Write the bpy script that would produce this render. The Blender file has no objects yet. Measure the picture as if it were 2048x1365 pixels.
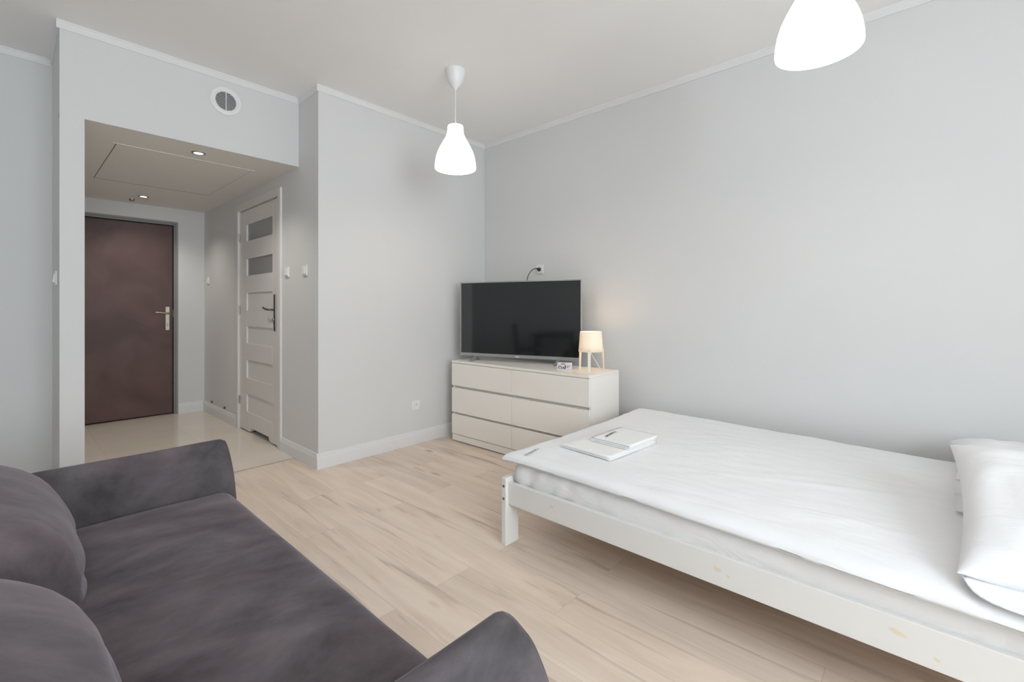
import bpy, bmesh, math, random
from mathutils import Vector, Matrix, noise
random.seed(7)
PI = math.pi
COL = bpy.context.scene.collection
SC = bpy.context.scene

# ------------------------------------------------------------------ room numbers (metres)
H = 2.79          # ceiling
LB = 1.679        # width of the back wall
D1 = .334         # header wall
D3 = 2.873        # hallway end wall
LC, LO = 3.003, 2.899   # outer / inner face of the pier at the hallway's left
D2 = .96          # wall behind the sofa corner
XL = -5.05        # left wall
YN = -5.4         # window wall
HS = 2.263        # hallway ceiling

# ------------------------------------------------------------------ helpers
def mat(name, color=(.8, .8, .8), rough=.5, metal=0., spec=.5, var=0., vscale=6., bump=0., bscale=60.,
        emit=None, estr=0., sheen=0., coat=0.):
    m = bpy.data.materials.new(name); m.use_nodes = True
    nt = m.node_tree; b = nt.nodes['Principled BSDF']
    b.inputs['Base Color'].default_value = (*color, 1)
    b.inputs['Roughness'].default_value = rough
    b.inputs['Metallic'].default_value = metal
    b.inputs['Specular IOR Level'].default_value = spec
    b.inputs['Sheen Weight'].default_value = sheen
    b.inputs['Coat Weight'].default_value = coat
    tc = nt.nodes.new('ShaderNodeTexCoord')
    if var > 0:
        n = nt.nodes.new('ShaderNodeTexNoise'); n.inputs['Scale'].default_value = vscale; n.inputs['Detail'].default_value = 5
        nt.links.new(tc.outputs['Object'], n.inputs['Vector'])
        mx = nt.nodes.new('ShaderNodeMix'); mx.data_type = 'RGBA'
        mx.inputs[6].default_value = (*[max(0, c*(1-var)) for c in color], 1)
        mx.inputs[7].default_value = (*[min(1, c*(1+var)) for c in color], 1)
        nt.links.new(n.outputs['Fac'], mx.inputs[0]); nt.links.new(mx.outputs[2], b.inputs['Base Color'])
    if bump > 0:
        n2 = nt.nodes.new('ShaderNodeTexNoise'); n2.inputs['Scale'].default_value = bscale; n2.inputs['Detail'].default_value = 4
        nt.links.new(tc.outputs['Object'], n2.inputs['Vector'])
        bp = nt.nodes.new('ShaderNodeBump'); bp.inputs['Strength'].default_value = bump; bp.inputs['Distance'].default_value = .01
        nt.links.new(n2.outputs['Fac'], bp.inputs['Height']); nt.links.new(bp.outputs['Normal'], b.inputs['Normal'])
    if emit:
        b.inputs['Emission Color'].default_value = (*emit, 1); b.inputs['Emission Strength'].default_value = estr
    return m

def obj(name, bm, m, parent=None, smooth=False, bevel=0., loc=None):
    me = bpy.data.meshes.new(name)
    bmesh.ops.recalc_face_normals(bm, faces=bm.faces[:])
    bm.to_mesh(me); bm.free()
    if smooth:
        for p in me.polygons: p.use_smooth = True
    o = bpy.data.objects.new(name, me); COL.objects.link(o)
    for mm in (m if isinstance(m, (list, tuple)) else [m]): me.materials.append(mm)
    if parent: o.parent = parent
    if loc: o.location = loc
    if bevel > 0:
        md = o.modifiers.new('b', 'BEVEL'); md.width = bevel; md.segments = 2; md.limit_method = 'ANGLE'; md.angle_limit = .7
    return o

def thing(name, label, cat, loc=(0, 0, 0), rotz=0, group=None):
    o = bpy.data.objects.new(name, None); COL.objects.link(o); o.empty_display_size = .05
    o.location = loc; o.rotation_euler = (0, 0, rotz)
    o['label'] = label; o['category'] = cat
    if group: o['group'] = group
    return o

def tag(o, label, cat, group=None):
    o['label'] = label; o['category'] = cat
    if group: o['group'] = group
    return o

def struct(name, bm, m, bevel=0., smooth=False, label=None, cat=None):
    o = obj(name, bm, m, bevel=bevel, smooth=smooth); o['kind'] = 'structure'
    if label: o['label'] = label
    if cat: o['category'] = cat
    return o

def box(bm, x0, x1, y0, y1, z0, z1, mi=0):
    v = [bm.verts.new(p) for p in ((x0,y0,z0),(x1,y0,z0),(x1,y1,z0),(x0,y1,z0),(x0,y0,z1),(x1,y0,z1),(x1,y1,z1),(x0,y1,z1))]
    for f in ((0,3,2,1),(4,5,6,7),(0,1,5,4),(1,2,6,5),(2,3,7,6),(3,0,4,7)):
        fc = bm.faces.new([v[i] for i in f]); fc.material_index = mi
    return v
def BX(*a, **k):
    bm = bmesh.new(); box(bm, *a, **k); return bm
def boxes(*L):
    bm = bmesh.new()
    for a in L: box(bm, *a)
    return bm

def lathe(prof, n=48, cx=0, cy=0, bm=None, closed=False):
    bm = bm or bmesh.new(); rings = []
    for r, z in prof:
        if r < 1e-6: rings.append([bm.verts.new((cx, cy, z))])
        else: rings.append([bm.verts.new((cx+r*math.cos(2*PI*i/n), cy+r*math.sin(2*PI*i/n), z)) for i in range(n)])
    pairs = list(zip(rings, rings[1:])) + ([(rings[-1], rings[0])] if closed else [])
    for a, b in pairs:
        for i in range(n):
            j = (i+1) % n
            if len(a) == 1 and len(b) == 1: continue
            if len(a) == 1: bm.faces.new((a[0], b[i], b[j]))
            elif len(b) == 1: bm.faces.new((a[i], a[j], b[0]))
            else: bm.faces.new((a[i], a[j], b[j], b[i]))
    return bm

def tube(pts, r, n=10, bm=None, caps=True):
    bm = bm or bmesh.new(); pts = [Vector(p) for p in pts]; rings = []
    rr = r if isinstance(r, (list, tuple)) else [r]*len(pts)
    up = Vector((0, 0, 1))
    for i, p in enumerate(pts):
        t = (pts[min(i+1, len(pts)-1)] - pts[max(i-1, 0)]).normalized()
        a = t.cross(up)
        if a.length < .05: a = t.cross(Vector((1, 0, 0)))
        a.normalize(); b = t.cross(a)
        rings.append([bm.verts.new(p + rr[i]*(a*math.cos(2*PI*k/n) + b*math.sin(2*PI*k/n))) for k in range(n)])
    for A, B in zip(rings, rings[1:]):
        for k in range(n): bm.faces.new((A[k], A[(k+1) % n], B[(k+1) % n], B[k]))
    if caps: bm.faces.new(rings[0]); bm.faces.new(rings[-1][::-1])
    return bm

def smoothpath(P, k=6):
    P = [Vector(p) for p in P]; out = []
    for i in range(len(P)-1):
        p0, p1, p2, p3 = P[max(i-1, 0)], P[i], P[i+1], P[min(i+2, len(P)-1)]
        for j in range(k):
            t = j/k
            out.append(.5*((2*p1)+(-p0+p2)*t+(2*p0-5*p1+4*p2-p3)*t*t+(-p0+3*p1-3*p2+p3)*t**3))
    out.append(P[-1]); return out

def prism(outline, axis, a, b, bm=None):
    """outline: list of 2-D points in the other two axes (order x,y,z without axis); extruded a..b on axis"""
    bm = bm or bmesh.new()
    def P(p, t):
        if axis == 'x': return (t, p[0], p[1])
        if axis == 'y': return (p[0], t, p[1])
        return (p[0], p[1], t)
    A = [bm.verts.new(P(p, a)) for p in outline]; B = [bm.verts.new(P(p, b)) for p in outline]
    n = len(A)
    bm.faces.new(A[::-1]); bm.faces.new(B)
    for i in range(n): bm.faces.new((A[i], A[(i+1) % n], B[(i+1) % n], B[i]))
    return bm

def softbox(sx, sy, sz, r, fn=None, n=(10, 10, 4), m=4):
    """closed rounded box of half sizes sx,sy,sz, rounding r, centred at origin; fn bends every vertex"""
    S = (sx, sy, sz); ax = []
    for s, k in zip(S, n):
        rr = min(r, s*.999); f = s - rr
        c = [-s + rr*(1-math.cos(i/m*PI/2)) for i in range(m)]
        c += [-f + 2*f*i/k for i in range(k+1)]
        c += [s - rr*(1-math.cos(i/m*PI/2)) for i in range(m-1, -1, -1)]
        ax.append(c)
    bm = bmesh.new(); V = {}
    nx, ny, nz = (len(a) for a in ax)
    def vert(i, j, k):
        key = (i, j, k)
        if key not in V:
            q = Vector((ax[0][i], ax[1][j], ax[2][k]))
            inn = Vector([max(-(s-min(r, s*.999)), min(s-min(r, s*.999), c)) for s, c in zip(S, q)])
            d = q - inn
            # elliptical corner when r is bigger than a half size
            p = inn + Vector([dd/d.length*min(r, s*.999) for dd, s in zip(d, S)]) if d.length > 1e-9 else q
            if fn: p = Vector(fn(p.x, p.y, p.z))
            V[key] = bm.verts.new(p)
        return V[key]
    for (A, B, C) in ((0, 1, 2), (1, 2, 0), (2, 0, 1)):
        L = (nx, ny, nz)
        for c in (0, L[C]-1):
            for i in range(L[A]-1):
                for j in range(L[B]-1):
                    ids = []
                    for di, dj in ((0, 0), (1, 0), (1, 1), (0, 1)):
                        t = [0, 0, 0]; t[A] = i+di; t[B] = j+dj; t[C] = c; ids.append(vert(*t))
                    if len(set(ids)) == 4: bm.faces.new(ids)
    return bm

def nz(x, y, z=0, s=1.): return noise.noise(Vector((x*s, y*s, z*s)))

# ------------------------------------------------------------------ materials
M = {}
M['wall'] = mat('wall_paint', (.672, .675, .675), .75, spec=.25, var=.012, vscale=2, bump=.04, bscale=220)
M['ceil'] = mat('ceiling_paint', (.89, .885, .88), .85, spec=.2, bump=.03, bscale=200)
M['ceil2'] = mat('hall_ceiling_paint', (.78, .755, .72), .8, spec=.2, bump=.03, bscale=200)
M['trim'] = mat('white_trim', (.74, .74, .745), .45, spec=.4)
M['plastic'] = mat('white_plastic', (.78, .79, .79), .35)
M['chest'] = mat('cream_lacquer', (.87, .835, .785), .32, spec=.45)
M['bed'] = mat('white_lacquered_wood', (.76, .75, .73), .38, bump=.03, bscale=40)
M['doorw'] = mat('white_door_foil', (.70, .685, .67), .4, spec=.4)
M['dark'] = mat('dark_gap', (.02, .02, .02), .8)
M['seam'] = mat('seam_grey', (.20, .19, .18), .8)
M['steel'] = mat('brushed_steel', (.42, .41, .40), .35, metal=1)
M['hsteel'] = mat('dark_steel', (.20, .19, .18), .3, metal=1)
M['brass'] = mat('aged_nickel', (.50, .46, .38), .38, metal=1, var=.25, vscale=60)
M['frame'] = mat('grey_door_frame', (.27, .265, .265), .5, var=.05)
M['tvsil'] = mat('silver_plastic', (.42, .43, .42), .35, metal=.6)
M['tvback'] = mat('tv_back', (.03, .03, .03), .5)
M['screen'] = mat('tv_screen', (.014, .0155, .0175), .07, spec=.85)
M['black'] = mat('black_rubber', (.02, .02, .022), .5)
M['blackwood'] = mat('black_brown_wood', (.018, .014, .012), .45, var=.3, vscale=12)
M['glass'] = mat('frosted_glass', (.30, .31, .315), .3, spec=.6)
M['darkmark'] = mat('dark_print', (.10, .10, .12), .7)
M['tealmark'] = mat('teal_print', (.22, .33, .35), .7)
M['teal'] = mat('teal_cloth', (.12, .38, .33), .8)
M['card'] = mat('card_paper', (.66, .63, .68), .6, var=.15, vscale=40)
M['ink'] = mat('card_ink', (.10, .075, .09), .6)
M['stain'] = mat('wood_knot_stain', (.74, .66, .49), .45)

def cloth(name, col, wr=.3, ws=3., fine=.1):
    m = mat(name, col, .85, spec=.15, sheen=.15)
    nt = m.node_tree; b = nt.nodes['Principled BSDF']; tc = nt.nodes['Texture Coordinate']
    mp = nt.nodes.new('ShaderNodeMapping'); mp.inputs['Scale'].default_value = (1.6, .55, 1)
    mp.inputs['Rotation'].default_value = (0, 0, .5)
    n1 = nt.nodes.new('ShaderNodeTexNoise'); n1.inputs['Scale'].default_value = ws; n1.inputs['Detail'].default_value = 6; n1.inputs['Distortion'].default_value = 1.2
    n2 = nt.nodes.new('ShaderNodeTexNoise'); n2.inputs['Scale'].default_value = 400
    nt.links.new(tc.outputs['Object'], mp.inputs['Vector']); nt.links.new(mp.outputs[0], n1.inputs['Vector'])
    nt.links.new(tc.outputs['Object'], n2.inputs['Vector'])
    b1 = nt.nodes.new('ShaderNodeBump'); b1.inputs['Strength'].default_value = wr; b1.inputs['Distance'].default_value = .03
    b2 = nt.nodes.new('ShaderNodeBump'); b2.inputs['Strength'].default_value = fine; b2.inputs['Distance'].default_value = .002
    nt.links.new(n1.outputs['Fac'], b1.inputs['Height']); nt.links.new(n2.outputs['Fac'], b2.inputs['Height'])
    nt.links.new(b1.outputs[0], b2.inputs['Normal']); nt.links.new(b2.outputs[0], b.inputs['Normal'])
    return m
M['linen'] = cloth('white_cotton', (.80, .805, .82), .35, 3.)
M['sheet'] = cloth('white_sheet', (.80, .80, .80), .5, 7.)
M['pillow'] = cloth('white_pillowcase', (.79, .795, .81), .4, 5.)
M['towel'] = cloth('white_terry', (.84, .84, .835), .15, 12., .6)

def velvet(name):
    m = mat(name, (.085, .073, .079), .92, spec=.12, sheen=.26)
    nt = m.node_tree; b = nt.nodes['Principled BSDF']; tc = nt.nodes['Texture Coordinate']
    b.inputs['Sheen Roughness'].default_value = .35; b.inputs['Sheen Tint'].default_value = (.85, .76, .82, 1)
    def no(sc, scale, det, ro, di, rot=.35):
        mp = nt.nodes.new('ShaderNodeMapping'); mp.inputs['Scale'].default_value = sc; mp.inputs['Rotation'].default_value = (0, 0, rot)
        n1 = nt.nodes.new('ShaderNodeTexNoise'); n1.inputs['Scale'].default_value = scale; n1.inputs['Detail'].default_value = det
        n1.inputs['Roughness'].default_value = ro; n1.inputs['Distortion'].default_value = di
        nt.links.new(tc.outputs['Object'], mp.inputs[0]); nt.links.new(mp.outputs[0], n1.inputs['Vector']); return n1
    n1 = no((1, 1.6, 1.2), 4.0, 10, .62, .25)
    cr = nt.nodes.new('ShaderNodeValToRGB')
    cr.color_ramp.elements[0].position = .34; cr.color_ramp.elements[0].color = (.062, .055, .059, 1)
    cr.color_ramp.elements[1].position = .68; cr.color_ramp.elements[1].color = (.155, .137, .145, 1)
    e = cr.color_ramp.elements.new(.5); e.color = (.106, .094, .100, 1)
    nt.links.new(n1.outputs['Fac'], cr.inputs[0])
    nm = no((1, 1.3, 1), 2.3, 4, .5, .2, 1.)
    mr = nt.nodes.new('ShaderNodeValToRGB'); mr.color_ramp.elements[0].position = .42; mr.color_ramp.elements[1].position = .62
    mr.color_ramp.elements[0].color = (.98, .99, 1.0, 1); mr.color_ramp.elements[1].color = (1.02, .925, .96, 1)
    nt.links.new(nm.outputs['Fac'], mr.inputs[0])
    mu = nt.nodes.new('ShaderNodeMix'); mu.data_type = 'RGBA'; mu.blend_type = 'MULTIPLY'; mu.inputs[0].default_value = 1
    nt.links.new(cr.outputs[0], mu.inputs[6]); nt.links.new(mr.outputs[0], mu.inputs[7]); nt.links.new(mu.outputs[2], b.inputs['Base Color'])
    n2 = nt.nodes.new('ShaderNodeTexNoise'); n2.inputs['Scale'].default_value = 500
    nt.links.new(tc.outputs['Object'], n2.inputs['Vector'])
    bp = nt.nodes.new('ShaderNodeBump'); bp.inputs['Strength'].default_value = .25; bp.inputs['Distance'].default_value = .002
    nt.links.new(n2.outputs['Fac'], bp.inputs['Height']); nt.links.new(bp.outputs[0], b.inputs['Normal'])
    return m
M['velvet'] = velvet('charcoal_velvet')

def laminate():
    m = bpy.data.materials.new('oak_laminate'); m.use_nodes = True
    nt = m.node_tree; N = nt.nodes; L = nt.links; b = N['Principled BSDF']
    tc = N.new('ShaderNodeTexCoord')
    mp = N.new('ShaderNodeMapping'); mp.inputs['Rotation'].default_value = (0, 0, PI/2); mp.inputs['Location'].default_value = (.33, .06, 0)
    L.new(tc.outputs['Object'], mp.inputs[0])
    br = N.new('ShaderNodeTexBrick'); br.offset = .37; br.offset_frequency = 2
    br.inputs['Scale'].default_value = 1; br.inputs['Brick Width'].default_value = 1.28; br.inputs['Row Height'].default_value = .193
    br.inputs['Mortar Size'].default_value = .0012; br.inputs['Mortar Smooth'].default_value = .3; br.inputs['Bias'].default_value = 0
    br.inputs['Color1'].default_value = (0, 0, 0, 1); br.inputs['Color2'].default_value = (1, 1, 1, 1); br.inputs['Mortar'].default_value = (.5, .5, .5, 1)
    L.new(mp.outputs[0], br.inputs[0])
    # per-plank offset of the grain
    cm = N.new('ShaderNodeVectorMath'); cm.operation = 'MULTIPLY'; cm.inputs[1].default_value = (7, 13, 3)
    L.new(br.outputs['Color'], cm.inputs[0])
    ad = N.new('ShaderNodeVectorMath'); ad.operation = 'ADD'; L.new(mp.outputs[0], ad.inputs[0]); L.new(cm.outputs[0], ad.inputs[1])
    def grain(sc, scale, det, dist):
        s = N.new('ShaderNodeMapping'); s.inputs['Scale'].default_value = sc; L.new(ad.outputs[0], s.inputs[0])
        n = N.new('ShaderNodeTexNoise'); n.inputs['Scale'].default_value = scale; n.inputs['Detail'].default_value = det; n.inputs['Distortion'].default_value = dist
        L.new(s.outputs[0], n.inputs['Vector']); return n
    g1 = grain((.7, 5.5, 1), 2.3, 8, .5); g2 = grain((.6, 7.5, 1), 2.3, 10, .7); g3 = grain((2, 60, 1), 3, 3, .2)
    r1 = N.new('ShaderNodeValToRGB'); e = r1.color_ramp.elements
    e[0].position = .25; e[0].color = (.63, .515, .42, 1); e[1].position = .72; e[1].color = (.80, .68, .575, 1)
    L.new(g1.outputs['Fac'], r1.inputs[0])
    r2 = N.new('ShaderNodeValToRGB'); e = r2.color_ramp.elements
    e[0].position = .575; e[0].color = (0, 0, 0, 1); e[1].position = .72; e[1].color = (1, 1, 1, 1)
    L.new(g2.outputs['Fac'], r2.inputs[0])
    mk = N.new('ShaderNodeMix'); mk.data_type = 'RGBA'; mk.inputs[7].default_value = (.30, .225, .165, 1)
    sc = N.new('ShaderNodeMath'); sc.operation = 'MULTIPLY'; sc.inputs[1].default_value = .62; L.new(r2.outputs[0], sc.inputs[0])
    L.new(sc.outputs[0], mk.inputs[0]); L.new(r1.outputs[0], mk.inputs[6])
    # small knots
    ks = N.new('ShaderNodeMapping'); ks.inputs['Scale'].default_value = (.75, 2.2, 1); L.new(ad.outputs[0], ks.inputs[0])
    vo = N.new('ShaderNodeTexVoronoi'); vo.inputs['Scale'].default_value = 1.9; L.new(ks.outputs[0], vo.inputs['Vector'])
    kr = N.new('ShaderNodeValToRGB'); e = kr.color_ramp.elements
    e[0].position = .02; e[0].color = (1, 1, 1, 1); e[1].position = .10; e[1].color = (0, 0, 0, 1)
    L.new(vo.outputs['Distance'], kr.inputs[0])
    gm = N.new('ShaderNodeMath'); gm.operation = 'MULTIPLY'; L.new(kr.outputs[0], gm.inputs[0]); L.new(g1.outputs['Fac'], gm.inputs[1])
    mk2 = N.new('ShaderNodeMix'); mk2.data_type = 'RGBA'; mk2.inputs[7].default_value = (.20, .15, .11, 1)
    L.new(gm.outputs[0], mk2.inputs[0]); L.new(mk.outputs[2], mk2.inputs[6])
    # fine grain and plank tone
    hs = N.new('ShaderNodeHueSaturation')
    mr = N.new('ShaderNodeMapRange'); mr.inputs['To Min'].default_value = .95; mr.inputs['To Max'].default_value = 1.04
    L.new(br.outputs['Color'], mr.inputs[0])
    mr2 = N.new('ShaderNodeMapRange'); mr2.inputs['To Min'].default_value = .96; mr2.inputs['To Max'].default_value = 1.04; L.new(g3.outputs['Fac'], mr2.inputs[0])
    mm = N.new('ShaderNodeMath'); mm.operation = 'MULTIPLY'; L.new(mr.outputs[0], mm.inputs[0]); L.new(mr2.outputs[0], mm.inputs[1])
    L.new(mm.outputs[0], hs.inputs['Value']); hs.inputs['Saturation'].default_value = 1.0; L.new(mk2.outputs[2], hs.inputs['Color'])
    sm = N.new('ShaderNodeMix'); sm.data_type = 'RGBA'; sm.inputs[7].default_value = (.33, .27, .22, 1)
    fm = N.new('ShaderNodeMath'); fm.operation = 'MULTIPLY'; fm.inputs[1].default_value = .45; L.new(br.outputs['Fac'], fm.inputs[0])
    L.new(fm.outputs[0], sm.inputs[0]); L.new(hs.outputs[0], sm.inputs[6]); L.new(sm.outputs[2], b.inputs['Base Color'])
    b.inputs['Roughness'].default_value = .38; b.inputs['Specular IOR Level'].default_value = .35
    bp = N.new('ShaderNodeBump'); bp.inputs['Strength'].default_value = .06; bp.inputs['Distance'].default_value = .004
    L.new(g3.outputs['Fac'], bp.inputs['Height']); L.new(bp.outputs[0], b.inputs['Normal'])
    return m
M['laminate'] = laminate()

def tiles():
    m = bpy.data.materials.new('polished_tiles'); m.use_nodes = True
    nt = m.node_tree; N = nt.nodes; L = nt.links; b = N['Principled BSDF']
    tc = N.new('ShaderNodeTexCoord'); br = N.new('ShaderNodeTexBrick'); br.offset = 0
    mp = N.new('ShaderNodeMapping'); mp.inputs['Location'].default_value = (.28, -.40, 0); L.new(tc.outputs['Object'], mp.inputs[0])
    br.inputs['Scale'].default_value = 1; br.inputs['Brick Width'].default_value = .6; br.inputs['Row Height'].default_value = .6
    br.inputs['Mortar Size'].default_value = .0015
    br.inputs['Color1'].default_value = (.74, .66, .575, 1); br.inputs['Color2'].default_value = (.77, .69, .60, 1); br.inputs['Mortar'].default_value = (.60, .53, .46, 1)
    L.new(mp.outputs[0], br.inputs[0])
    n = N.new('ShaderNodeTexNoise'); n.inputs['Scale'].default_value = 3; L.new(tc.outputs['Object'], n.inputs['Vector'])
    hs = N.new('ShaderNodeHueSaturation'); mr = N.new('ShaderNodeMapRange'); mr.inputs['To Min'].default_value = .92; mr.inputs['To Max'].default_value = 1.08
    L.new(n.outputs['Fac'], mr.inputs[0]); L.new(mr.outputs[0], hs.inputs['Value']); L.new(br.outputs['Color'], hs.inputs['Color'])
    L.new(hs.outputs[0], b.inputs['Base Color']); b.inputs['Roughness'].default_value = .09; b.inputs['Specular IOR Level'].default_value = .6
    return m
M['tiles'] = tiles()

def leather():
    m = mat('brown_padded_vinyl', (.10, .05, .045), .42, spec=.4)
    nt = m.node_tree; N = nt.nodes; L = nt.links; b = N['Principled BSDF']; tc = N['Texture Coordinate']
    n = N.new('ShaderNodeTexNoise'); n.inputs['Scale'].default_value = 2.2; n.inputs['Detail'].default_value = 7; n.inputs['Distortion'].default_value = .8
    L.new(tc.outputs['Object'], n.inputs['Vector'])
    cr = N.new('ShaderNodeValToRGB'); e = cr.color_ramp.elements
    e[0].position = .35; e[0].color = (.085, .046, .042, 1); e[1].position = .72; e[1].color = (.135, .078, .072, 1)
    L.new(n.outputs['Fac'], cr.inputs[0]); L.new(cr.outputs[0], b.inputs['Base Color'])
    bp = N.new('ShaderNodeBump'); bp.inputs['Strength'].default_value = .12; bp.inputs['Distance'].default_value = .02
    L.new(n.outputs['Fac'], bp.inputs['Height']); L.new(bp.outputs[0], b.inputs['Normal'])
    return m
M['leather'] = leather()

def windowglass():
    m = bpy.data.materials.new('window_glass'); m.use_nodes = True
    nt = m.node_tree; N = nt.nodes; L = nt.links; N.remove(N['Principled BSDF'])
    t = N.new('ShaderNodeBsdfTransparent'); t.inputs[0].default_value = (.97, .98, .98, 1)
    g = N.new('ShaderNodeBsdfGlossy'); g.inputs['Roughness'].default_value = .02
    mx = N.new('ShaderNodeMixShader'); mx.inputs[0].default_value = .06
    L.new(t.outputs[0], mx.inputs[1]); L.new(g.outputs[0], mx.inputs[2]); L.new(mx.outputs[0], N['Material Output'].inputs[0])
    return m
M['wglass'] = windowglass()
M['shade'] = mat('opal_shade_lit', (.80, .78, .75), .4, emit=(1., .93, .85), estr=1.7)
M['lshade'] = mat('cream_lamp_shade_lit', (.82, .74, .62), .5, emit=(1., .72, .45), estr=.30)
M['bulb'] = mat('bulb_lit', (.9, .9, .9), .4, emit=(1., .88, .72), estr=6.)
M['led'] = mat('spot_led_lit', (.9, .9, .9), .4, emit=(1., .95, .85), estr=9.)

# ------------------------------------------------------------------ setting
T = .12
struct('floor', boxes((XL-T, .12, YN-T, .365, -.1, 0), (XL-T, -LO-.02, .365, D2+T, -.1, 0)), M['laminate'])
struct('floor_hallway', boxes((-LO-.02, .12, .377, D3+.14, -.1, 0)), M['tiles'])
struct('trim_1', boxes((-LO, -LB, .365, .377, -.1, .0012)), mat('threshold_metal', (.36, .34, .31), .45, metal=.3))
struct('ceiling', boxes((XL-T, .12, YN-T, D3+.14, H, H+.1)), M['ceil'])
struct('wall_right', boxes((0, T, YN-T, D3+.14, 0, H)), M['wall'])
struct('wall_back', boxes((-LB, 0, 0, T, 0, H)), M['wall'])
# hallway right wall with the opening of the bathroom door
DY0, DY1, DZ = .70, 1.70, 2.125
struct('wall_hallway_right', boxes((-LB, -LB+T, T, DY0, 0, H), (-LB, -LB+T, DY1, D3, 0, H), (-LB, -LB+T, DY0, DY1, DZ, H)), M['wall'])
struct('wall_header', boxes((-LC, -LB, D1, D1+.006, HS, H), (-LC, -LB, D1+.006, D1+.12, HS+.012, H)), M['wall'])
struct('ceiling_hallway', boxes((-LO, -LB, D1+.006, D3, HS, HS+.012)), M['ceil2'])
struct('wall_hallway_left', boxes((-LC, -LO, D1+.006, D3, 0, HS), (-LC, -LO, D1+.12, D3, HS, H), (-LC, -LO, D1, D1+.006, 0, HS)), M['wall'])
EX0, EX1, EZ = -2.86, -1.928, 2.118
struct('wall_hallway_end', boxes((-LC, EX0, D3, D3+T, 0, H), (EX1, 0, D3, D3+T, 0, H), (EX0, EX1, D3, D3+T, EZ, H), (EX0, EX1, D3+.10, D3+T+.02, 0, EZ)), M['wall'])
struct('wall_left_back', boxes((XL-T, -LC, D2, D2+T, 0, H)), M['wall'])
struct('wall_left', boxes((XL-T, XL, YN-T, D2, 0, H)), M['wall'])
WX0, WX1, WZ0, WZ1 = -4.35, -1.95, .75, 2.60
struct('wall_near', boxes((XL-T, WX0, YN-T, YN, 0, H), (WX1, .0, YN-T, YN, 0, H), (WX0, WX1, YN-T, YN, 0, WZ0), (WX0, WX1, YN-T, YN, WZ1, H)), M['wall'])
# window behind the camera
w = bmesh.new(); yy0, yy1 = YN-.09, YN-.03
for a in ((WX0, WX1, yy0, yy1, WZ0, WZ0+.06), (WX0, WX1, yy0, yy1, WZ1-.06, WZ1), (WX0, WX0+.06, yy0, yy1, WZ0+.06, WZ1-.06), (WX1-.06, WX1, yy0, yy1, WZ0+.06, WZ1-.06),
          (WX0+.82, WX0+.90, yy0, yy1, WZ0+.06, WZ1-.06), (WX0+1.65, WX0+1.73, yy0, yy1, WZ0+.06, WZ1-.06)): box(w, *a)
win = struct('window_1', w, M['trim'])
obj('pane', boxes((WX0+.06, WX0+.82, YN-.062, YN-.058, WZ0+.06, WZ1-.06), (WX0+.90, WX0+1.65, YN-.062, YN-.058, WZ0+.06, WZ1-.06), (WX0+1.73, WX1-.06, YN-.062, YN-.058, WZ0+.06, WZ1-.06)), M['wglass'], win)
obj('window_sill', boxes((WX0-.03, WX1+.03, YN-.03, YN+.14, WZ0-.04, WZ0)), M['trim'], win)

# baseboards: profile (distance from wall, height)
BP = [(0, 0), (.016, 0), (.016, .078), (.013, .084), (.013, .090), (.010, .094), (.009, .104), (.004, .110), (0, .110)]
def board(name, axis, c, a, b, s, prof=BP, z0=0.):
    """axis: running axis; c: wall plane coordinate; s: sign towards the room"""
    if axis == 'x': bm = prism([(c+s*p[0], z0+p[1]) for p in prof], 'x', a, b)
    else: bm = prism([(c+s*p[0], z0+p[1]) for p in prof], 'y', a, b)
    return struct(name, bm, M['trim'])
board('baseboard_back', 'x', 0, -LB-.016, 0, -1)
board('baseboard_right', 'y', 0, YN, -.016, -1)
board('baseboard_hallway_right', 'y', -LB, 0, .655, -1)
board('baseboard_hallway_right_far', 'y', -LB, 1.745, D3, -1)
board('baseboard_hallway_end', 'x', D3, EX1, -LB-.016, -1)
board('baseboard_hallway_left', 'y', -LO, D1, D3, 1)
board('baseboard_left_back', 'x', D2, XL, -LC, -1)
board('baseboard_left', 'y', XL, YN, D2-.016, 1)
board('baseboard_pier', 'x', D1, -LC-.0, -LO, -1, prof=[(0, 0), (.004, 0), (.004, .05), (0, .05)])
CP = [(0, 0), (0, -.046), (.006, -.046), (.009, -.040), (.011, -.010), (.014, -.006), (.014, 0)]
def cornice(name, axis, c, a, b, s): return board(name, axis, c, a, b, s, prof=CP, z0=H)
cornice('trim_2', 'x', 0, -LB-.014, 0, -1)
cornice('trim_3', 'y', 0, YN, -.014, -1)
cornice('trim_4', 'y', -LB, 0, D1-.014, -1)
cornice('trim_5', 'x', D1, -LC-.014, -LB, -1)
cornice('trim_6', 'y', -LC, D1, D2-.036, -1)
cornice('trim_7', 'x', D2, XL, -LC, -1)
cornice('trim_8', 'y', XL, YN, D2-.036, 1)

# ------------------------------------------------------------------ entrance door (door_1)
d = struct('door_1', BX(-2.835, -1.966, D3+.045, D3+.09, .012, 2.076), M['leather'], bevel=.006,
           label='dark brown padded entrance door at the end of the hallway', cat='door')
fr = bmesh.new()
for a, b, z in ((EX1-.018, EX1, 1), (EX0, EX0+.018, 1)): box(fr, a, b, D3-.004, D3+.095, 0, EZ)
box(fr, EX0+.018, EX1-.018, D3-.004, D3+.095, EZ-.018, EZ)
for a, b in ((EX1-.034, EX1-.018), (EX0+.018, EX0+.03)): box(fr, a, b, D3+.02, D3+.095, 0, EZ-.018)
box(fr, EX0+.03, EX1-.034, D3+.02, D3+.095, EZ-.036, EZ-.018)
obj('door_frame', fr, M['frame'], d)
obj('door_seal', boxes((EX1-.0375, EX1-.0335, D3+.03, D3+.095, 0, EZ-.036), (EX0+.03, EX1-.0335, D3+.03, D3+.095, EZ-.045, EZ-.036), (EX0+.03, EX1-.034, D3+.06, D3+.095, 0, .012)), M['dark'], d)
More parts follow.
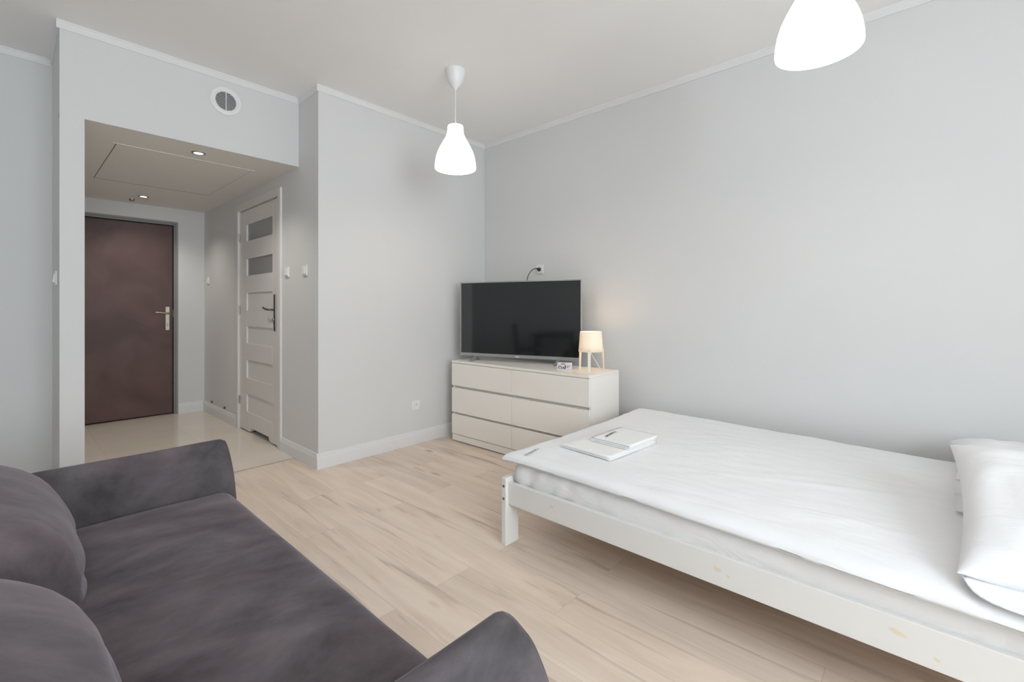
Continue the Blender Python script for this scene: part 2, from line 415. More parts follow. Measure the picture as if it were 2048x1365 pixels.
ph = obj('handle_plate', BX(-2.035, -1.995, D3+.037, D3+.045, .925, 1.185), M['brass'], d, bevel=.004)
bm = tube(smoothpath([(-2.015, D3+.037, 1.112), (-2.015, D3+.0, 1.112), (-2.03, D3-.012, 1.113), (-2.07, D3-.014, 1.118), (-2.135, D3-.012, 1.124)]), [.011]*12+[.009]*13, 10)
obj('lever', bm, M['brass'], ph, smooth=True)
obj('lock_cylinder', BX(-2.021, -2.009, D3+.030, D3+.037, .965, 1.0), M['brass'], ph, bevel=.003)
obj('strike_plate', BX(EX1-.040, EX1-.034, D3+.03, D3+.05, 1.07, 1.15), M['frame'], d)

# ------------------------------------------------------------------ bathroom door (door_2), in the plane x = -LB
X0 = -LB
fr = bmesh.new()
for y0, y1 in ((.655, .715), (1.685, 1.745)): box(fr, X0-.016, X0+T, y0, y1, 0, 2.165)
box(fr, X0-.016, X0+T, .715, 1.685, 2.10, 2.165)
DYa, DYb = .722, 1.678          # leaf
xd0, xd1 = X0+.004, X0+.044     # leaf faces (room side = xd0)
lf = bmesh.new()
ya, yb = .872, 1.50             # panel field between the stiles
box(lf, xd0, xd1, DYa, ya, .012, 2.094); box(lf, xd0, xd1, yb, DYb, .012, 2.094)
rows = [(1.957, 2.094, 'r'), (1.80, 1.957, 'g'), (1.632, 1.80, 'r'), (1.474, 1.632, 'g'), (1.312, 1.474, 'r'), (1.145, 1.312, 'p'), (.995, 1.145, 'r'),
        (.838, .995, 'p'), (.68, .838, 'r'), (.51, .68, 'p'), (.357, .51, 'r'), (.19, .357, 'p')]
for z0, z1, k in rows:
    if k == 'r': box(lf, xd0, xd1, ya, yb, z0, z1)
    elif k == 'p': box(lf, xd0+.012, xd1, ya, yb, z0, z1)
# bottom rail with the ventilation cut
prism([(yb, .19), (yb, .012), (1.42, .012), (1.40, .05), (.96, .05), (.93, .012), (ya, .012), (ya, .19)], 'x', xd0, xd1, lf)
d2 = struct('door_2', lf, M['doorw'], bevel=.0025, label='white panelled bathroom door with two small frosted panes in the hallway', cat='door')
obj('door_frame', fr, M['doorw'], d2, bevel=.003)
for z0, z1 in ((1.80, 1.957), (1.474, 1.632)):
    obj('pane', BX(xd0+.014, xd0+.020, ya, yb, z0, z1), M['glass'], d2)
hp = obj('handle_plate', BX(xd0-.008, xd0, .79, .828, .975, 1.285), M['hsteel'], d2, bevel=.004)
bm = tube(smoothpath([(xd0-.006, .81, 1.155), (xd0-.045, .81, 1.155), (xd0-.052, .825, 1.156), (xd0-.052, .88, 1.160), (xd0-.050, .94, 1.172)]), .009, 10)
obj('lever', bm, M['hsteel'], hp, smooth=True)
bm = tube([(xd0-.008, .81, 1.068), (xd0-.02, .81, 1.068)], .013, 12); obj('lock_knob', bm, M['steel'], hp, smooth=True)
for z in (.28, 1.15, 1.85):
    obj('hinge', tube([(X0-.004, 1.681, z-.04), (X0-.004, 1.681, z+.04)], .006, 8), M['steel'], d2)

# ------------------------------------------------------------------ wall fittings
def switch(x, y, z, axis, s, label, group=None):
    """rocker switch; axis = wall normal axis, s = sign towards the room"""
    t = thing('light_switch', label, 'switch', (x, y, z))
    t.rotation_euler = (0, 0, {('x', -1): -PI/2, ('x', 1): PI/2, ('y', -1): 0}[(axis, s)])
    obj('switch_plate', BX(-.041, .041, -.010, 0, -.041, .041), M['plastic'], t, bevel=.004)
    bm = prism([(-.010, -.027), (-.021, -.027), (-.014, .027), (-.010, .027)], 'x', -.026, .026)
    obj('rocker', bm, M['plastic'], t, bevel=.002)
    return t
switch(-LB, .545, 1.457, 'x', -1, 'white light switch on grey wall, right beside the white bathroom door')
switch(-LB, .213, 1.452, 'x', -1, 'white light switch on grey wall, nearest the outer wall corner')
switch(-LB, 2.70, 1.477, 'x', -1, 'white light switch deep in the hallway, by the entrance door corner')
switch(-LC, .53, 1.345, 'x', -1, 'white light switch on narrow left side of the pier behind the sofa')

def socket(x, y, z, rot, label):
    t = thing('wall_socket', label, 'socket', (x, y, z), rot)
    obj('socket_plate', BX(-.041, .041, -.009, 0, -.041, .041), M['plastic'], t, bevel=.004)
    bm = bmesh.new()
    n = 24; A = []; B = []; Cc = []
    for i in range(n):
        a = 2*PI*i/n; A.append(bm.verts.new((.029*math.cos(a), -.0135, .029*math.sin(a)))); B.append(bm.verts.new((.021*math.cos(a), -.0135, .021*math.sin(a)))); Cc.append(bm.verts.new((.020*math.cos(a), -.0095, .020*math.sin(a))))
    E_ = [bm.verts.new((.029*math.cos(2*PI*i/n), -.009, .029*math.sin(2*PI*i/n))) for i in range(n)]
    for i in range(n):
        j = (i+1) % n
        bm.faces.new((E_[i], E_[j], A[j], A[i])); bm.faces.new((A[i], A[j], B[j], B[i])); bm.faces.new((B[i], B[j], Cc[j], Cc[i]))
    bm.faces.new(Cc)
    obj('socket_ring', bm, M['plastic'], t)
    bm = bmesh.new()
    for xx in (-.0095, .0095): tube([(xx, -.0094, 0), (xx, -.0100, 0)], .0032, 8, bm)
    tube([(0, -.0094, .010), (0, -.017, .010)], .0025, 8, bm)
    obj('contact_holes', bm, M['hsteel'], t)
    return t
socket(-.828, 0, .331, 0, 'white wall socket low on the back wall, left of the chest')
socket(0, -.712, 1.512, -PI/2, 'white wall socket above the television with a black plug in it')

def vent(x, y, z):
    t = thing('ventilation_grille', 'round white ventilation grille on the header wall above the hallway', 'vent', (x, y, z))
    def ringxz(rs, n=48):
        bm = bmesh.new(); R_ = []
        for r, yy in rs: R_.append([bm.verts.new((r*math.cos(2*PI*i/n), yy, r*math.sin(2*PI*i/n))) for i in range(n)])
        for a, b in zip(R_, R_[1:]):
            for i in range(n): bm.faces.new((a[i], a[(i+1) % n], b[(i+1) % n], b[i]))
        return bm
    obj('rim', ringxz([(.097, 0), (.097, -.008), (.092, -.013), (.078, -.014), (.072, -.010), (.064, -.009), (.064, -.001)]), M['plastic'], t, smooth=False)
    bm = bmesh.new(); n = 32; bm.faces.new([bm.verts.new((.066*math.cos(2*PI*i/n), -.0015, .066*math.sin(2*PI*i/n))) for i in range(n)])
    obj('duct_opening', bm, mat('duct_dark', (.09, .09, .09), .8), t)
    bm = bmesh.new()
    for i in range(12):
        zz = -.057+i*.0104; hw = math.sqrt(max(.064**2-zz**2, 1e-6))
        v = [bm.verts.new(p) for p in ((-hw, -.003, zz+.003), (hw, -.003, zz+.003), (hw, -.010, zz-.002), (-hw, -.010, zz-.002), (-hw, -.003, zz+.0045), (hw, -.003, zz+.0045), (hw, -.010, zz-.0002), (-hw, -.010, zz-.0002))]
        for f in ((0,1,2,3),(4,5,6,7),(0,1,5,4),(1,2,6,5),(2,3,7,6),(3,0,4,7)): bm.faces.new([v[k] for k in f])
    box(bm, -.002, .002, -.0115, -.003, -.064, .064)
    obj('slats', bm, M['plastic'], t)
vent(-2.178, D1, 2.604)

def downlight(x, y, label):
    t = thing('recessed_spotlight', label, 'ceiling light', (x, y, HS), group=None)
    obj('trim_ring', lathe([(.026, -.001), (.030, -.006), (.040, -.006), (.044, -.002), (.044, 0)], 32), M['steel'], t, smooth=True)
    obj('lamp_lens', lathe([(0, -.003), (.028, -.0035)], 24), M['led'], t)
    l = bpy.data.lights.new('spot', 'SPOT'); l.energy = 26; l.color = (1., .94, .85); l.spot_size = 2.3; l.spot_blend = .8; l.shadow_soft_size = .03
    lo = bpy.data.objects.new('spot_lamp', l); COL.objects.link(lo); lo.parent = t; lo.location = (0, 0, -.012)
downlight(-2.292, .529, 'round recessed spotlight in the hallway ceiling, nearer the header edge')
downlight(-2.303, 2.412, 'round recessed spotlight in the hallway ceiling, farther one by the entrance door')
o = obj('ceiling_sensor', lathe([(0, HS-.022), (.016, HS-.022), (.022, HS-.012), (.024, HS)], 20, -2.36, 2.63), M['steel'], smooth=True)
tag(o, 'tiny grey fitting on the hallway ceiling behind the farther spotlight', 'sensor')

t = thing('access_hatch', 'flush rectangular access hatch in the hallway ceiling', 'hatch', (-2.3, 1.30, HS)); t['kind'] = 'structure'
hx, hy = .41, .59
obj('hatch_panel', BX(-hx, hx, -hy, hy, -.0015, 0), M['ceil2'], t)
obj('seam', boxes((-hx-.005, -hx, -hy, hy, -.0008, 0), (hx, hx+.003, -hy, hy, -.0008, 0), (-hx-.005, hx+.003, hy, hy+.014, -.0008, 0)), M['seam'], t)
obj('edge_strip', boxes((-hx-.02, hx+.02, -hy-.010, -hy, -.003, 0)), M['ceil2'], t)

for (y, lb) in ((2.56, 'small dark pipe stub above the hallway baseboard, nearer the entrance door'), (2.12, 'small dark pipe stub above the hallway baseboard, nearer the white door')):
    o = obj('pipe_stub', tube([(-LB, y, .137), (-LB-.015, y, .137)], .012, 12), M['hsteel']); tag(o, lb, 'pipe')

# ------------------------------------------------------------------ pendant lamps
def pendant(x, y, label):
    t = thing('pendant_lamp', label, 'lamp', (x, y, H), group=None)
    obj('ceiling_cup', lathe([(.066, 0), (.066, -.010), (.064, -.03), (.057, -.062), (.044, -.092), (.022, -.118), (.010, -.128), (.006, -.14), (0, -.14)], 40), M['plastic'], t, smooth=True)
    obj('cord', tube([(0, 0, -.13), (0, 0, -.39)], .0032, 8), M['plastic'], t)
    zt = -.376
    P = [(.0, 0), (.040, 0), (.051, -.004), (.054, -.012), (.0545, -.035), (.058, -.060), (.068, -.085), (.086, -.115), (.105, -.150), (.121, -.185), (.132, -.222), (.1385, -.262), (.1400, -.288), (.1385, -.298)]
    prof = [(r, zt+z) for r, z in P] + [(r-.004 if r > .01 else 0, zt+z-.0035*(i < 4)) for i, (r, z) in reversed(list(enumerate(P)))]
    obj('lamp_shade', lathe(prof, 64), M['shade'], t, smooth=True)
    s = obj('bulb_holder', lathe([(0, zt-.004), (.02, zt-.004), (.02, zt-.07), (0, zt-.07)], 20), M['plastic'], t)
    bb = [(0, zt-.17)]+[(.03*math.sin(a), zt-.14-.03*math.cos(a)) for a in (.4, .8, 1.2, 1.6, 2.0, 2.4)]+[(.013, zt-.072)]
    obj('bulb', lathe(bb, 20), M['bulb'], t, smooth=True)
    l = bpy.data.lights.new('bulb', 'POINT'); l.energy = 5; l.color = (1., .86, .70); l.shadow_soft_size = .045
    lo = bpy.data.objects.new('bulb_lamp', l); COL.objects.link(lo); lo.parent = t; lo.location = (0, 0, zt-.235)
    return t
pendant(-1.139, -.889, 'lit white bell pendant lamp hanging whole in view before the back wall')
pendant(-1.181, -2.980, 'lit white bell pendant lamp cut off by the top edge, above the bed')

# ------------------------------------------------------------------ chest of drawers
CW, CD, CH = 1.419, .404, .708
ch = thing('chest_of_drawers', 'cream white six-drawer chest standing in the far corner under the television', 'chest of drawers', (-.555, -.155, 0), .012)
# local: x = depth to the wall, y = negative along the front
obj('body', boxes((.020, CD, -.018, 0, .008, CH-.020), (.020, CD, -CW, -CW+.018, .008, CH-.020), (.04, CD-.02, -CW+.02, -.02, 0, .0081), (.006, .022, -CW+.004, -.004, .008, .062), (CD-.01, CD, -CW+.018, -.018, .052, CH-.02), (.030, CD-.01, -CW/2-.009, -CW/2+.009, .052, CH-.02),
                  (.034, CD-.01, -CW+.018, -CW/2-.009, .052, CH-.022), (.034, CD-.01, -CW/2+.009, -.018, .052, CH-.022)), M['chest'], ch, bevel=.0015)
obj('top', BX(0, CD, -CW, 0, CH-.020, CH), M['chest'], ch, bevel=.0025)
for z0, z1 in ((.491, CH-.022), (.257, .471), (.068, .240)):
    for y0, y1 in ((-CW+.003, -CW/2-.0015), (-CW/2+.0015, -.003)):
        bm = prism([(.0, z0), (.019, z0), (.019, z1), (.012, z1), (.0, z1-.004)], 'y', y0, y1)
        obj('drawer', bm, M['chest'], ch, bevel=.0012)

# ------------------------------------------------------------------ television
TVW, TVH = 1.12, .650
tv = thing('television', 'flat-screen television with silver frame standing on the white chest', 'television', (-.475, -.178, CH), .298)
# local: x = backwards, y = negative along the screen; bottom edge of the panel at z0
z0 = .040
FW = .010
obj('bezel', boxes((0, .012, -FW, 0, z0, z0+TVH), (0, .012, -TVW, -TVW+FW, z0, z0+TVH), (0, .012, -TVW+FW, -FW, z0+TVH-FW, z0+TVH), (0, .016, -TVW+FW, -FW, z0, z0+.026)), M['tvsil'], tv, bevel=.0015)
obj('screen', BX(.0025, .011, -TVW+FW, -FW, z0+.026, z0+TVH-FW), M['screen'], tv)
bm = boxes((.012, .016, -TVW+.004, -.004, z0+.004, z0+TVH-.004)); prism([(.016, z0+.02), (.052, z0+.04), (.052, z0+.30), (.016, z0+.40)], 'y', -TVW+.15, -.15, bm)
obj('back_shell', bm, M['tvback'], tv)
obj('brand_plate', BX(-.0012, 0, -TVW/2-.018, -TVW/2+.018, z0+.007, z0+.014), M['plastic'], tv)
for yy in (-.15, -TVW+.20):
    bm = prism([(-.085, 0), (-.085, .006), (-.07, .009), (.004, .034), (.004, z0+.002), (.03, z0+.002), (.034, .03), (.075, .008), (.078, 0), (.06, 0), (.02, .018), (-.05, .002)], 'y', yy-.011, yy+.011)
    obj('foot', bm, M['tvsil'], tv, bevel=.002)
# power cord from the socket, over the top edge
inv = (Matrix.Translation((-.475, -.178, CH)) @ Matrix.Rotation(.298, 4, 'Z')).inverted()
pts = [(-.030, -.712, 1.515), (-.048, -.706, 1.518), (-.058, -.690, 1.516), (-.066, -.664, 1.500), (-.074, -.640, 1.468), (-.080, -.628, 1.43), (-.095, -.62, 1.36), (-.14, -.62, 1.2), (-.20, -.60, 1.08)]
obj('power_cord', tube(smoothpath([inv @ Vector(p) for p in pts]), .0034, 8), M['black'], tv, smooth=True)
obj('plug', tube([inv @ Vector(p) for p in ((-.0145, -.712, 1.512), (-.026, -.712, 1.513), (-.040, -.709, 1.516))], [.017, .015, .007], 14), M['black'], tv, smooth=True)

# ------------------------------------------------------------------ table lamp
lx, ly = -.290, -1.425
tl = thing('table_lamp', 'small lit cream table lamp on three legs, on the right end of the chest', 'lamp', (lx, ly, CH+.001), -.15)
P = [(.080, .285), (.0815, .26), (.0865, .19), (.0905, .138)]
prof = P + [(r-.0025, z) for r, z in reversed(P)]
obj('lamp_shade', lathe(prof, 48, closed=True), M['lshade'], tl, smooth=True)
M['lleg'] = mat('cream_plastic', (.80, .76, .68), .4)
for a in (math.radians(215), math.radians(335), math.radians(95)):
    bm = bmesh.new(); R0, R1 = .094, .100
    ca, sa = math.cos(a), math.sin(a); n = 8
    # flat tapering strap, rounded at the top
    out = [(-.0085, 0), (.0085, 0), (.0115, .12)] + [(.0115*math.cos(k*PI/n), .148+.0115*math.sin(k*PI/n)) for k in range(n+1)] + [(-.0115, .12)]
    A, B = [], []
    for (w_, z_) in out:
        rr = R1 - (R1-R0)*min(z_/.15, 1)
        for lst, r_ in ((A, rr), (B, rr+.004)):
            lst.append(bm.verts.new((r_*ca-w_*sa, r_*sa+w_*ca, z_)))
    bm.faces.new(A); bm.faces.new(B[::-1])
    for i in range(len(A)): bm.faces.new((A[i], A[(i+1) % len(A)], B[(i+1) % len(A)], B[i]))
    obj('leg', bm, M['lleg'], tl)
bm = tube([(0, 0, .20), (0, 0, .13)], .016, 16)
for a in (215, 335, 95):
    a = math.radians(a); tube([(.012*math.cos(a), .012*math.sin(a), .145), (.0935*math.cos(a), .0935*math.sin(a), .150)], .003, 8, bm)
obj('lamp_holder', bm, M['lleg'], tl)
obj('bulb', lathe([(0, .255), (.012, .25), (.02, .235), (.02, .215), (.012, .20)], 20), M['bulb'], tl, smooth=True)
obj('cord', tube(smoothpath([(0, 0, .13), (.01, -.012, .10), (.03, -.035, .05), (.043, -.05, .012), (.06, -.04, .004), (.12, .0, .004)]), .0022, 8), M['lleg'], tl, smooth=True)
l = bpy.data.lights.new('bulb', 'POINT'); l.energy = .9; l.color = (1., .68, .38); l.shadow_soft_size = .03
lo = bpy.data.objects.new('bulb_lamp', l); COL.objects.link(lo); lo.parent = tl; lo.location = (0, 0, .27)

# small printed card
cd = thing('tent_card', 'small white card with dark print leaning beside the lamp on the chest', 'card', (-.395, -1.262, CH+.001), .35)
def Y(p): return p
bm = prism([(-.012, 0), (-.0105, 0), (.0065, .048), (.024, 0), (.0255, 0), (.007, .052)], 'y', -.056, .056)
obj('card_sheet', bm, M['card'], cd)
bm = bmesh.new()
def strip(pts, w=.0026):
    for (a0, b0), (a1, b1) in zip(pts, pts[1:]):
        dx, dy = a1-a0, b1-b0; L_ = math.hypot(dx, dy) or 1; nx_, ny_ = -dy/L_*w, dx/L_*w
        q = []
        for (a, b) in ((a0+nx_, b0+ny_), (a1+nx_, b1+ny_), (a1-nx_, b1-ny_), (a0-nx_, b0-ny_)):
            zz = b; xx = -.012 + (.007+.012)*(zz/.052) - .0016
            q.append(bm.verts.new((xx, -a, zz)))
        bm.faces.new(q)
strip([(-.025, .036), (-.022, .041), (.0, .042), (.004, .036)]); strip([(-.046, .010), (-.040, .022), (-.030, .026), (-.026, .020)], .0032)
strip([(-.048, .012), (-.042, .010)], .004); strip([(-.037, .010), (-.028, .006)]); strip([(-.022, .020), (-.016, .006)], .004)
strip([(-.006, .022), (-.004, .006)], .0045); strip([(.008, .027), (.008, .020), (.007, .005)], .005); strip([(.004, .028), (.014, .030)], .003)
strip([(.028, .026), (.024, .016)], .003); strip([(.040, .034), (.036, .022)], .002); strip([(-.048, .034), (-.044, .028)], .002)
obj('print', bm, M['ink'], cd)

# ------------------------------------------------------------------ bed
bd = thing('bed_frame', 'white wooden bed frame along the right wall', 'bed', (-1.556, -1.722, 0))
# local origin at the outer foot corner; x to the wall, y negative towards the head
BW, BL = 1.45, 2.10
rail = [(.016, 0), (.016+.022, 0)]
r1 = obj('side_rail', BX(.016, .040, -BL+.03, -.030, .203, .312), M['bed'], bd, bevel=.003)
obj('side_rail', BX(BW-.040, BW-.016, -BL+.03, -.030, .203, .312), M['bed'], bd, bevel=.003)
obj('foot_rail', BX(.094, BW-.094, -.026, -.004, .205, .312), M['bed'], bd, bevel=.003)
for x0 in (0, BW-.094):
    obj('leg', BX(x0, x0+.094, -.030, 0, 0, .334), M['bed'], bd, bevel=.004)
for x0 in (0, BW-.094):
    obj('leg', BX(x0, x0+.094, -BL, -BL+.030, 0, .60), M['bed'], bd, bevel=.004)
obj('headboard', BX(.094, BW-.094, -BL+.004, -BL+.026, .25, .58), M['bed'], bd, bevel=.004)
bm = bmesh.new()
for i in range(14):
    yy = -.09 - i*.145; box(bm, .040, BW-.040, yy-.07, yy, .245, .262)
obj('slats', bm, mat('pine_slats', (.62, .48, .32), .6, var=.15), bd)
for z in (.292, .231):
    obj('bolt', tube([(.001, -.015, z), (-.0015, -.015, z)], .0065, 12), M['hsteel'], bd)
for (yy, z, a, b_) in ((-.30, .268, .010, .006), (-.312, .252, .005, .004), (-1.02, .262, .012, .008), (-1.055, .25, .006, .004), (-1.50, .270, .018, .007), (-1.58, .235, .007, .004)):
    bm = bmesh.new(); n = 16
    bm.faces.new([bm.verts.new((.0155, yy+a*math.cos(2*PI*i/n)*(1+.25*math.sin(3*i)), z+b_*math.sin(2*PI*i/n)*(1+.2*math.cos(2*i))+a*math.cos(2*PI*i/n)*.25)) for i in range(n)])
    obj('knot_stain', bm, M['stain'], r1)

mw, ml = .704, 1.02
def fm(x, y, z):
    # loose fitted sheet: ripples on the sides, strongest at the foot corner
    k = max(0, 1-abs(y-1.0)/.55)
    side = 1 if abs(x) > mw-.03 else 0
    dx = (.005*math.sin(y*60+z*14+4*nz(y, 0, 0, 4))*k+.007*nz(y, z, 3, 5)*(.4+k))*side
    return (x - math.copysign(abs(dx) + .012*max(0, -z/.075)*side, x), y, z + .004*nz(x, y, 0, 4))
mt = obj('mattress', softbox(mw, ml, .075, .06, fm, n=(24, 110, 5), m=5), M['sheet'], smooth=True, loc=(-.820, -2.765, .3385))
tag(mt, 'mattress in a white fitted sheet lying on the white bed frame', 'mattress')
obj('cover_corner', prism([(.988, -.060), (1.0, -.035), (1.006, -.062), (.95, -.072)], 'x', -mw-.003, -mw+.012), M['teal'], mt)['label'] = 'teal green corner of the mattress cover'

# duvet: sheet with thickness, edge drooping over the mattress
DX0, DX1, DY0_, DY1_ = -1.535, -.115, -3.83, -1.733
dcx, dcy = (DX0+DX1)/2, (DY0_+DY1_)/2; dsx, dsy = (DX1-DX0)/2, (DY1_-DY0_)/2
def fd(x, y, z):
    u, v = x/dsx, y/dsy
    wx, wy = x+dcx, y+dcy
    # the side towards the room drifts outwards and down near the head
    if x < 0:
        t = max(0, (-1.75-wy)/1.7)
        wx -= .045*(-u)**3*t
    z2 = z
    edge = max(0, abs(u)-.93)/.07; z2 -= .016*edge**2
    if wy < -2.4 and u < -.6: z2 -= .020*((-u-.6)/.4)*min(1, (-2.4-wy)/1.0)
    far = max(0, u-.5)/.5; z2 -= .022*far*max(0, min(1, (-2.2-wy)/1.0))
    foot = max(0, v-.95)/.05; z2 -= .014*foot**2*(1-.5*abs(u))
    amp = .6 if z > 0 else .25
    z2 += amp*(.010*nz(wx*1.2, wy*.8, 1, 3.2) + .005*nz(wx*2+wy, wy*1.1, 2, 7) + .010*max(0, nz(wx, wy, 7, 1.4)))
    z2 += amp*.010*math.exp(-((wx+1.02+.35*(wy+2.9))/.02)**2)*math.exp(-((wy+2.95)/.35)**2)*(wx < -.6)
    wx += .006*nz(wy, z, 0, 4)*(abs(u) > .97); wy += .006*nz(wx, z, 5, 4)*(abs(v) > .97)
    # corner at the foot, room side, pokes out a little
    c = max(0, -u-.85)*max(0, v-.88)/(.15*.12)
    wx -= .010*c; wy += .030*c
    return (wx-dcx, wy-dcy, z2)
dv = obj('duvet', softbox(dsx, dsy, .014, .014, fd, n=(80, 120, 1), m=3), M['linen'], smooth=True, loc=(dcx, dcy, .4375))
tag(dv, 'white duvet spread flat over the bed', 'duvet')
# faint laundry print near the foot corner
def marks(name, m, parent, origin, ux, uy, n, hgt, seed, w=.0013, adv=.0115):
    rnd = random.Random(seed); bm = bmesh.new(); o = Vector(origin); ux = Vector(ux); uy = Vector(uy)
    up = ux.cross(uy).normalized()*.0012
    if up.z < 0: up = -up
    def seg(a, b):
        a = Vector(a); b = Vector(b); dd = (b-a).normalized(); nn = Vector((-dd.y, dd.x))*w
        q = [o+up+ux*p.x+uy*p.y for p in (a+nn, b+nn, b-nn, a-nn)]
        bm.faces.new([bm.verts.new(p) for p in q])
    for i in range(n):
        x = i*adv; k = rnd.choice('lnoue'); h = hgt
        if k == 'l': seg((x, 0), (x, h*1.5))
        elif k == 'n': seg((x, 0), (x, h)); seg((x, h), (x+adv*.5, h*.9)); seg((x+adv*.5, h*.9), (x+adv*.5, 0))
        elif k == 'u': seg((x, h), (x, 0)); seg((x, 0), (x+adv*.5, 0)); seg((x+adv*.5, 0), (x+adv*.5, h))
        elif k == 'o':
            for a in range(6): seg((x+adv*.3+h*.4*math.cos(a*PI/3), h*.5+h*.5*math.sin(a*PI/3)), (x+adv*.3+h*.4*math.cos((a+1)*PI/3), h*.5+h*.5*math.sin((a+1)*PI/3)))
        else: seg((x, h*.5), (x+adv*.6, h*.5)); seg((x+adv*.6, h*.5), (x+adv*.3, h)); seg((x+adv*.3, h), (x, h*.4)); seg((x, h*.4), (x+adv*.5, 0))
    return obj(name, bm, m, parent)
MARKD = marks('laundry_print', M['tealmark'], dv, (-1.505-dcx, -1.845-dcy, .4545-.4375), (1, .16, 0), (-.16, 1, 0), 10, .015, 3, .0016, .0125)

# ------------------------------------------------------------------ towels
def folded(name, W, D, th, layers, label, loc, rot, seed):
    """one ribbon folded back and forth in y, extruded along x"""
    path = []; r = th/2
    for i in range(layers):
        z = th/2 + i*th*1.04
        ys = [-D/2+r+(D-2*r)*k/10 for k in range(11)]
        if i % 2: ys.reverse()
        path += [(y, z) for y in ys]
        if i < layers-1:
            s = 1 if i % 2 == 0 else -1
            for k in range(1, 6):
                a = -PI/2+PI*k/6; path.append((s*(D/2-r)+s*r*1.25*math.cos(a), z+th*.52+th*.52*math.sin(a)))
    bm = bmesh.new(); nx_ = 14; hw = th*.46; grid = []
    for ix in range(nx_+1):
        x = -W/2 + W*ix/nx_; top, bot = [], []
        for j, (y, z) in enumerate(path):
            a = path[max(j-1, 0)]; b = path[min(j+1, len(path)-1)]
            ty, tz = b[0]-a[0], b[1]-a[1]; L_ = math.hypot(ty, tz) or 1; ny_, nzz = -tz/L_, ty/L_
            e = 1 - .35*(ix in (0, nx_))
            wob = .0025*nz(x*8, y*8, seed); wx = .003*nz(y*9, z*60, seed+2)*(abs(x) > W*.45)
            sag = -.0 
            top.append(bm.verts.new((x+wx, y+ny_*hw*e, z+nzz*hw*e+wob*z/th*.4))); bot.append(bm.verts.new((x+wx, y-ny_*hw*e, z-nzz*hw*e+wob*z/th*.4)))
        grid.append(top+bot[::-1])
    n = len(grid[0])
    for a, b in zip(grid, grid[1:]):
        for k in range(n): bm.faces.new((a[k], a[(k+1) % n], b[(k+1) % n], b[k]))
    m_ = n//2
    for g in (grid[0], grid[-1]):
        for k in range(m_-1): bm.faces.new((g[k], g[k+1], g[n-2-k], g[n-1-k]))
    o = obj(name, bm, M['towel'], smooth=True, loc=loc); o.rotation_euler = (0, 0, rot)
    return tag(o, label, 'towel')
tw1 = folded('bath_towel', .415, .30, .008, 2, 'larger folded white towel lying flat on the duvet, under the smaller one', (-1.095, -2.060, .4570), -.08, 1)
tw2 = folded('hand_towel', .275, .225, .0085, 3, 'smaller folded white towel with dark stitched lettering, on top of the larger one', (-1.02, -2.10, .4740), -.05, 4)
MARKT = marks('stitched_lettering', M['darkmark'], tw2, (-.090, .048, .0272), (1, .12, 0), (-.1, 1, 0), 8, .014, 9, .0021, .0150)

# ------------------------------------------------------------------ pillows
def pillow(name, W, D, hgt, label, loc, rot, tilt=(0, 0), seed=0, n=36):
    bm = bmesh.new(); T_, B_ = {}, {}
    def pt(u, v, s):
        k = max(0, (1-u**4))*max(0, (1-v**4)); th = hgt/2*k**.55
        x = u*W/2*(1-.075*(1-v*v)*(abs(u))**3); y = v*D/2*(1-.085*(1-u*u)*(abs(v))**3)
        z = s*th + .014*nz(x*3+seed, y*3, s, 3)*k + .006*nz(x*9, y*9, seed, 2)*k
        return (x, y, z)
    for i in range(n+1):
        for j in range(n+1):
            u, v = math.sin((2*i/n-1)*PI/2), math.sin((2*j/n-1)*PI/2)
            T_[i, j] = bm.verts.new(pt(u, v, 1))
            B_[i, j] = T_[i, j] if i in (0, n) or j in (0, n) else bm.verts.new(pt(u, v, -1))
    for i in range(n):
        for j in range(n):
            bm.faces.new((T_[i, j], T_[i+1, j], T_[i+1, j+1], T_[i, j+1]))
            q = (B_[i, j], B_[i, j+1], B_[i+1, j+1], B_[i+1, j])
            if len(set(q)) > 2 and not (i in (0, n-1) and j in (0, n-1) and len(set(q)) < 3):
                try: bm.faces.new(q)
                except ValueError: pass
    o = obj(name, bm, M['pillow'], smooth=True, loc=loc); o.rotation_euler = (tilt[0], tilt[1], rot)
    return tag(o, label, 'pillow')
p1 = pillow('pillow', .68, .50, .13, 'white pillow lying flat by the wall, half hidden under the propped pillow', (-.46, -3.605, .524), 0, (0, 0), 1)
p2 = pillow('pillow', .72, .54, .15, 'white pillow propped up at the bed head, nearer the sofa, its case end open', (-1.165, -3.61, .562), 0, (0, -.262), 5)
def local(o, p):
    m = Matrix.Translation(o.location) @ o.rotation_euler.to_matrix().to_4x4()
    return m.inverted() @ Vector(p)
def sheet(name, curves, m, parent, th=.003):
    """skin between smoothed 3-D curves"""
    cs = [smoothpath([local(parent, p) for p in c], 6) for c in curves]
    bm = bmesh.new(); rows_ = [[bm.verts.new(p) for p in c] for c in cs]
    for a, b in zip(rows_, rows_[1:]):
        for k in range(len(a)-1): bm.faces.new((a[k], a[k+1], b[k+1], b[k]))
    o = obj(name, bm, m, parent, smooth=True)
    md = o.modifiers.new('s', 'SOLIDIFY'); md.thickness = th
    return o
sheet('case_flap', [[(-1.40, -3.37, .462), (-1.41, -3.50, .462), (-1.41, -3.70, .462), (-1.40, -3.82, .462)],
                    [(-1.475, -3.358, .456), (-1.50, -3.46, .448), (-1.51, -3.66, .448), (-1.48, -3.84, .456)],
                    [(-1.512, -3.352, .456), (-1.552, -3.42, .436), (-1.565, -3.62, .436), (-1.53, -3.86, .446)],
                    [(-1.512, -3.349, .466), (-1.575, -3.40, .443), (-1.590, -3.62, .443), (-1.55, -3.87, .455)]], M['pillow'], p2)
